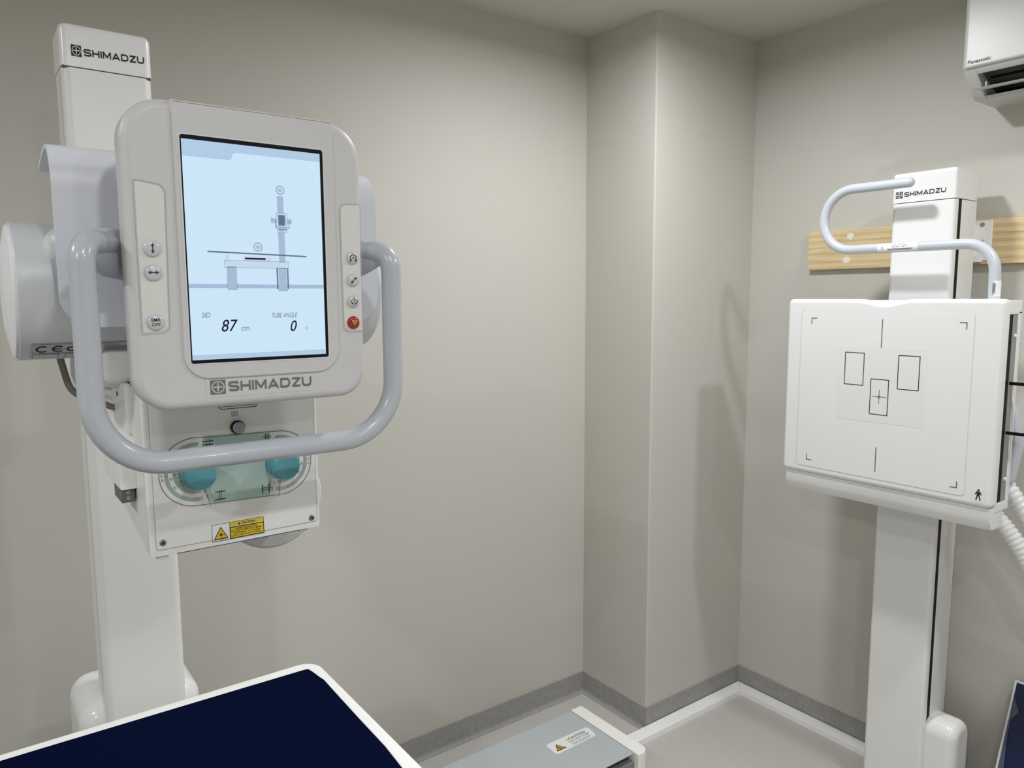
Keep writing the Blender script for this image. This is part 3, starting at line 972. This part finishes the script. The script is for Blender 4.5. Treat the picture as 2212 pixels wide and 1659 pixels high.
# navy mat
mo = [(.618, TYB + .04), (TX1 - .035, TYB + .04), (TX1 - .035, -1.908), (1.10, -1.9085), (.98, -1.9000), (.86, -1.8985), (.74, -1.8960), (.690, -1.8945), (.676, -1.8970), (.640, -1.9010), (.626, -1.9040), (.624, -1.915), (.621, -2.10), (.617, -2.40), (.616, -2.8)]
mt = slab('table_mat', fzt, mo, TBZ, TBZ + .007, navy_m, None, .003, 3)
tag(mt, 'dark navy vinyl mat lying on the white examination table', 'mat')

# ================================================================== WALL CHEST STAND
bs = thing('chest_stand', 'white wall-mounted chest x-ray stand with square detector panel', 'x-ray stand', (1.08, -.16, 0))
BX0, BX1, BY0, BY1 = .991, 1.166, -.230, -.092
bcol = box('column', (BX0, BY0, 0), (BX1, BY0 + .021, 1.8405), bucky_m, bs, .012, 4, lambda a, b: abs(a.z - b.z) > .1 and a.y < BY0 + .01)
box('column_groove', (BX0 + .004, BY0 + .020, 0), (BX1 - .0015, BY0 + .043, 1.8405), black_m, bs)
box('column_rear', (BX0, BY0 + .042, 0), (BX1, BY1, 1.8405), bucky_m, bs, .003, 2, VERT)
bcap = obj('column_cap', bm_box((BX0 - .001, BY0 - .001, 1.8425), (BX1 + .001, BY1 + .001, 1.927), .010, 4,
           edges=lambda a, b: not (a.z < 1.85 and b.z < 1.85)), bucky_m, bs)
maker_mark(FY(BY0 - .001), bcap, (1.002, 1.0215, 1.8555, 1.8745), (1.0260, 1.1405, 1.8585, 1.8715), ink_m, bucky_m, slope=0.02)
base = rounded([(-.215, 0), (-.105, 0), (-.105, .318), (-.215, .318)], [.002, .002, .045, .045], 8)
slab('base_cover', Frame((0, 0, 0), (0, 1, 0), (0, 0, 1)), [tuple(p) for p in base], BX1 - .01, 1.250, bucky_m, bs, .028, 5)
# wall bracket
wb = rounded([(1.12, 1.677), (1.184, 1.677), (1.184, 1.793), (1.12, 1.793)], .003, 3)
slab('wall_bracket', FY(-.0225), [tuple(p) for p in wb], 0, .0035, white_m, bs, .0008, 1)
box('bracket_arm', (1.02, -.093, 1.69), (1.14, -.0225, 1.78), white_m, bs, .002, 1)
box('bracket_lip', (1.13, -.05, 1.672), (1.162, -.0225, 1.677), white_m, bs)
Flat().disc((1.1565, 1.7805), .0068).build('bracket_hole', FY(-.026), mat('hole_wood', S(170, 150, 115), .8), bs, .0004)
lathe('bracket_bolt', FY(-.026), (1.155, 1.724), [(.012, 0), (.012, .004), (.007, .005), (.007, .010), (0, .010)], mgrey_m, bs, 20)
# detector panel
QX0, QX1, QZ0, QZ1, QY = .7725, 1.3700, 1.0360, 1.5660, -.400
top = []
NT = 24
for i in range(NT + 1):
    x = 1.150 - (1.150 - .990) * i / NT
    q = (x - 1.07) / .08
    top.append((x, QZ1 - .0125 * (math.cos(q * PI) * .5 + .5)))
cor = rounded([(QX0, QZ0), (QX1, QZ0), (QX1, QZ1), (QX0, QZ1)], .014, 6)
fo = [tuple(p) for p in cor[:21]] + top + [tuple(p) for p in cor[21:]]
fy = FY(QY)
pan = slab('detector_panel', fy, fo, -.031, 0, bucky_m, bs, .012, 5)
box('rear_shell', (QX0 + .004, -.370, QZ0 - .008), (1.350, -.292, QZ1 - .003), bucky_m, bs, .006, 2)
for z0, z1 in ((1.527, 1.563), (1.022, 1.046)):
    box('side_rail', (1.345, -.3695, z0), (1.3690, -.292, z1), bucky_m, bs, .003, 2)
box('side_lip', (1.345, -.309, 1.04), (1.3690, -.292, 1.535), bucky_m, bs, .002, 1)
box('slot_guide', (1.345, -.337, 1.04), (1.3660, -.309, 1.533), mgrey_m, bs)
box('cassette_slot', (1.345, -.3695, 1.04), (1.3650, -.337, 1.533), black_m, bs)
for z in (1.473, 1.104):
    lathe('slot_screw', Frame((1.366, 0, 0), (0, 1, 0), (0, 0, 1)), (-.320, z), [(.0055, -.001), (.0055, .002), (.004, .0045), (0, .005)], bucky_m, bs, 16)
tube('tray_handle', fillet_path([(1.340, -.330, 1.353), (1.412, -.330, 1.353), (1.412, -.330, 1.226), (1.340, -.330, 1.226)], .010, 6), .0042, black_m, bs, nseg=12)
slab('front_sheet', fy, rect(.822, 1.304, 1.058, 1.532, .010), -.001, .0010, bucky_m, pan, .0008, 2)
groove('sheet_joint', rect(.8210, 1.3050, 1.0570, 1.5330, .0105), .0010, mat('sheet_shade', S(222, 222, 220), .5), pan, fy, .0002)
fy1 = FY(QY - .0010)
slab('marker_film', fy1, [(.948, 1.219), (1.193, 1.221), (1.196, 1.433), (.948, 1.433)], -.0003, .0003, film_m, pan)
f = Flat()
LW = .0024
L = .017
for (x, z, sx, sz) in ((.8555, 1.5095, 1, -1), (1.2860, 1.5060, -1, -1), (.8560, 1.0790, 1, 1), (1.2860, 1.0770, -1, 1)):
    Flat().pline([(x + sx * L, z), (x, z), (x, z + sz * L)], LW).build('corner_mark', fy1, line_m, pan, .0003)
Flat().line((1.0695, 1.5100), (1.0695, 1.4300), LW).build('centre_line', fy1, line_m, pan, .0003)
Flat().line((1.0695, 1.1500), (1.0695, 1.0780), LW).build('centre_line', fy1, line_m, pan, .0003)
for q in ((.9655, 1.0235, 1.3205, 1.4145), (1.1185, 1.1770, 1.3195, 1.4140), (1.0440, 1.0965, 1.2420, 1.3435)):
    Flat().frame(*q, .0022).build('chamber_outline', fy1, ink_m, pan, .0006)
f = Flat()
f.line((1.0505, 1.2935), (1.0905, 1.2935), .0012).line((1.0705, 1.2735), (1.0705, 1.3135), .0012)
f.line((1.0645, 1.2935), (1.0765, 1.2935), .0020).line((1.0705, 1.2875), (1.0705, 1.2995), .0020)
f.build('centre_cross', fy1, ink_m, pan, .0006)
slab('patient_sticker', fy, rect(1.3215, 1.3560, 1.0490, 1.0850, .004), -.0005, .0004, film_m, pan)
f = Flat().disc((1.3385, 1.0815), .0028, 14)
f.poly([(1.3345, 1.0780), (1.3425, 1.0780), (1.3420, 1.0660), (1.3350, 1.0660)])
f.line((1.3350, 1.0775), (1.3312, 1.0690), .0022).line((1.3420, 1.0775), (1.3460, 1.0690), .0022)
f.line((1.3368, 1.0670), (1.3335, 1.0550), .0028).line((1.3402, 1.0670), (1.3440, 1.0550), .0028)
f.build('patient_symbol', FY(QY - .0004), ink_m, pan, .0003)
# lower ledge
lp = [(-.392, 1.036), (-.392, 1.006), (-.383, .985), (-.374, .976), (-.312, .976), (-.312, 1.036)]
slab('chin_ledge', Frame((0, 0, 0), (0, 1, 0), (0, 0, 1)), lp, QX0 + .008, QX1 - .004, bucky_m, bs, .004, 2, back=True)
box('panel_carriage', (1.0, -.295, 1.12), (1.15, -.226, 1.46), bucky_m, bs, .006, 2)
# patient grip bar
GY = -.313
gp = fillet_path([(1.079, GY, 1.8870), (.8290, GY, 1.8880), (.8290, GY, 1.7110), (1.3060, GY, 1.7095), (1.3110, GY, 1.545)], [.0875, .0875, .074], 14)
gb = tube('grip_bar', gp, .0138, grip_m, bs, nseg=20)
bmv = bmesh.new()
bmesh.ops.create_uvsphere(bmv, u_segments=18, v_segments=10, radius=.0138)
bmesh.ops.translate(bmv, verts=bmv.verts, vec=(1.079, GY, 1.8870))
obj('grip_end', bmv, grip_m, bs)
# sticker wrapped on the grip bar
def wrap_bar(a, s):
    t = s / .0143
    return Vector((a, GY - .0143 * math.cos(t), 1.7103 + .0143 * math.sin(t)))
def bar_flat(name, fl, m, lift):
    pts = []
    for a, b in fl.v:
        p = wrap_bar(a, b)
        d = Vector((0, p.y - GY, p.z - 1.7103)).normalized()
        pts.append(p + d * lift)
    return obj(name, (pts, fl.f), m, gb, smooth=False)
bar_flat('grip_label', strips(1.004, 1.117, -.012, .014), lbl_m, .0000)
bar_flat('grip_triangle', Flat().poly(triangle((1.019, -.001), .017, .014)), mat('grip_amber', S(226, 176, 30), .5), .0003)
bar_flat('grip_mark', Flat().line((1.019, -.002), (1.019, .003), .0018).disc((1.019, -.0055), .0010, 8), ink_m, .0006)
f = Flat().text('CAUTION', 1.046, .0005, .0082, .042)
f.rect(1.034, 1.104, -.0050, -.0038).rect(1.034, 1.100, -.0078, -.0066)
bar_flat('grip_text', f, ink_m, .0003)
def rod_patch():
    f = Flat()
    pts, fs_ = [], []
    n = 8
    for i in range(n + 1):
        t = -PI * .5 + PI * .75 * i / n + .25
        for z in (1.572, 1.612):
            pts.append(Vector((1.3098 + .0143 * math.cos(t), GY + .0143 * math.sin(t), z)))
    for i in range(n):
        fs_.append((i * 2, i * 2 + 2, i * 2 + 3, i * 2 + 1))
    return (pts, fs_)
obj('grip_label', rod_patch(), lbl_m, gb, smooth=False)
f = Flat()
for k in range(3):
    f.rect(1.316 - k * .0026, 1.3175 - k * .0026, 1.576 + .006 * (k == 1), 1.606)
f.build('grip_text', FY(GY - .0145), inkg_m, gb, .0)
# side grip, hoses
tube('side_grip', fillet_path([(1.30, -.262, 1.29), (1.350, -.262, 1.285), (1.372, -.262, 1.19), (1.355, -.262, 1.085), (1.30, -.262, 1.075)], [.02, .06, .02], 8), .0145, grip_m, bs, nseg=18)
def bez(p0, p1, p2, p3, n):
    P = [Vector(p) for p in (p0, p1, p2, p3)]
    r = []
    for i in range(n + 1):
        t = i / n
        r.append(P[0] * (1 - t) ** 3 + P[1] * 3 * t * (1 - t) ** 2 + P[2] * 3 * t * t * (1 - t) + P[3] * t ** 3)
    return r
def hose(name, pts, r):
    L = sum((b - a).length for a, b in zip(pts, pts[1:]))
    rad = [r * (1.0 if i % 4 < 2 else .86) for i in range(len(pts))]
    return tube(name, pts, rad, hose_m, bs, nseg=18)
hose('corrugated_hose', bez((1.305, -.245, 1.115), (1.36, -.245, 1.07), (1.41, -.24, .97), (1.46, -.22, .90), 76) + bez((1.461, -.22, .898), (1.54, -.18, .77), (1.66, -.10, .72), (1.70, -.03, .70), 80), .0205)
hose('corrugated_hose', bez((1.285, -.262, 1.02), (1.345, -.262, .985), (1.39, -.26, .93), (1.42, -.24, .85), 70) + bez((1.421, -.24, .847), (1.47, -.22, .70), (1.66, -.12, .62), (1.70, -.03, .60), 110), .0215)

# ================================================================== WOOD PLANK
wp = box('wooden_plank', (.5955, -.0215, 1.6665), (2.15, 0, 1.7975), wood_m, None, .0015, 2)
tag(wp, 'pale pine plank fixed along the wall behind the chest stand', 'plank')
random.seed(11)
for c, rx, rz in (((.749, 1.774), .013, .011), ((.741, 1.696), .015, .010)):
    pts = []
    for i in range(22):
        t = 2 * PI * i / 22
        q = 1 + random.uniform(-.22, .22)
        pts.append((c[0] + rx * q * math.cos(t), c[1] + rz * q * math.sin(t)))
    slab('filler_patch', FY(-.0215), pts, -.0005, .0012, filler_m, wp, .0008, 1)

# ================================================================== AIR CONDITIONER
ac = thing('air_conditioner', 'white wall air conditioner with open louvre above the chest stand', 'air conditioner', (1.55, -.1, 2.11))
AX0, AX1 = 1.157, 1.96
fp = [tuple(p) for p in rounded([(AX0, 0), (AX0, -.224), (AX1, -.224), (AX1, 0)], [.003, .014, .014, .003], 8)]
slab('front_panel', Frame((0, 0, 0), (1, 0, 0), (0, 1, 0)), fp[::-1], 2.1830, 2.452, ac_m, ac, .006, 3, back=True)
def acprof(inset=0.0):
    return [(0, 2.112), (-.132, 2.113), (-.150, 2.119), (-.174, 2.139), (-.206, 2.169), (-.214, 2.184), (0, 2.184)]
fend = Frame((0, 0, 0), (0, 1, 0), (0, 0, 1))
slab('end_block', fend, acprof(), AX0 + .002, AX0 + .033, acg_m, ac, .003, 2, back=True)
slab('end_block', fend, acprof(), AX1 - .033, AX1 - .002, acg_m, ac, .003, 2, back=True)
slab('base_tray', fend, [(0, 2.112), (-.134, 2.113), (-.140, 2.121), (-.120, 2.126), (0, 2.126)], AX0 + .030, AX1 - .03, acg_m, ac)
slab('panel_edge', fend, [(-.214, 2.184), (-.212, 2.176), (-.202, 2.168), (-.196, 2.172), (-.196, 2.184)], AX0 + .033, AX1 - .03, acg_m, ac)
slab('outlet_back', fend, [(-.03, 2.128), (-.05, 2.126), (-.172, 2.176), (-.19, 2.182), (-.03, 2.182)], AX0 + .030, AX1 - .03, acd_m, ac)
for k in range(3):
    q = .25 + .27 * k
    y, z = -.055 - .117 * q, 2.128 + .048 * q
    box('outlet_vane', (AX0 + .045, y - .004, z - .003), (AX1 - .045, y + .004, z + .003), black_m, ac)
slab('louvre', fend, [(-.212, 2.129), (-.206, 2.126), (-.150, 2.136), (-.150, 2.1385), (-.206, 2.131)], AX0 + .026, AX1 - .026, ac_m, ac)
box('louvre_pin', (AX0 + .045, -.180, 2.133), (AX0 + .047, -.172, 2.150), ac_m, ac)
Flat().text('Panasonic', 1.1730, 2.1925, .0098, .0570, .012).build('lettering', FY(-.2242), ink_m, ac, .0004)

# ================================================================== LEANING BOARD
lb = thing('leaning_board', 'dark blue board with white edge and plastic sleeve leaning on the wall', 'board', (1.6, -.2, 0))
y_t, z_t, y_b, z_b = -.021, .445, -.205, .004
dv = Vector((0, y_t - y_b, z_t - z_b))
LBH = dv.length
fL = Frame((1.326, y_b, z_b), (1, 0, 0), dv.normalized())
slab('board', fL, rect(0, .50, 0, LBH, .003, 2), -.012, 0, mat('board_white', S(225, 225, 220), .5), lb)
slab('blue_face', fL, rect(.006, .494, .006, LBH - .006), -.001, .0012, mat('board_navy', S(10, 26, 66), .3), lb)
def fold(name, pts):
    v = [fL(a, b, c_) for a, b, c_ in pts]
    return obj(name, (v, [tuple(range(len(v)))]), sleeve_m, lb, smooth=False)
fold('plastic_sleeve', [(.006, LBH - .045, .002), (.030, LBH - .085, .012), (.012, LBH - .11, .007), (.016, LBH - .20, .009), (.006, LBH - .12, .002)])
fold('plastic_sleeve', [(.004, LBH - .11, .002), (.018, LBH - .20, .010), (.024, LBH - .26, .012), (.020, LBH - .35, .010), (.002, LBH - .35, .002)])
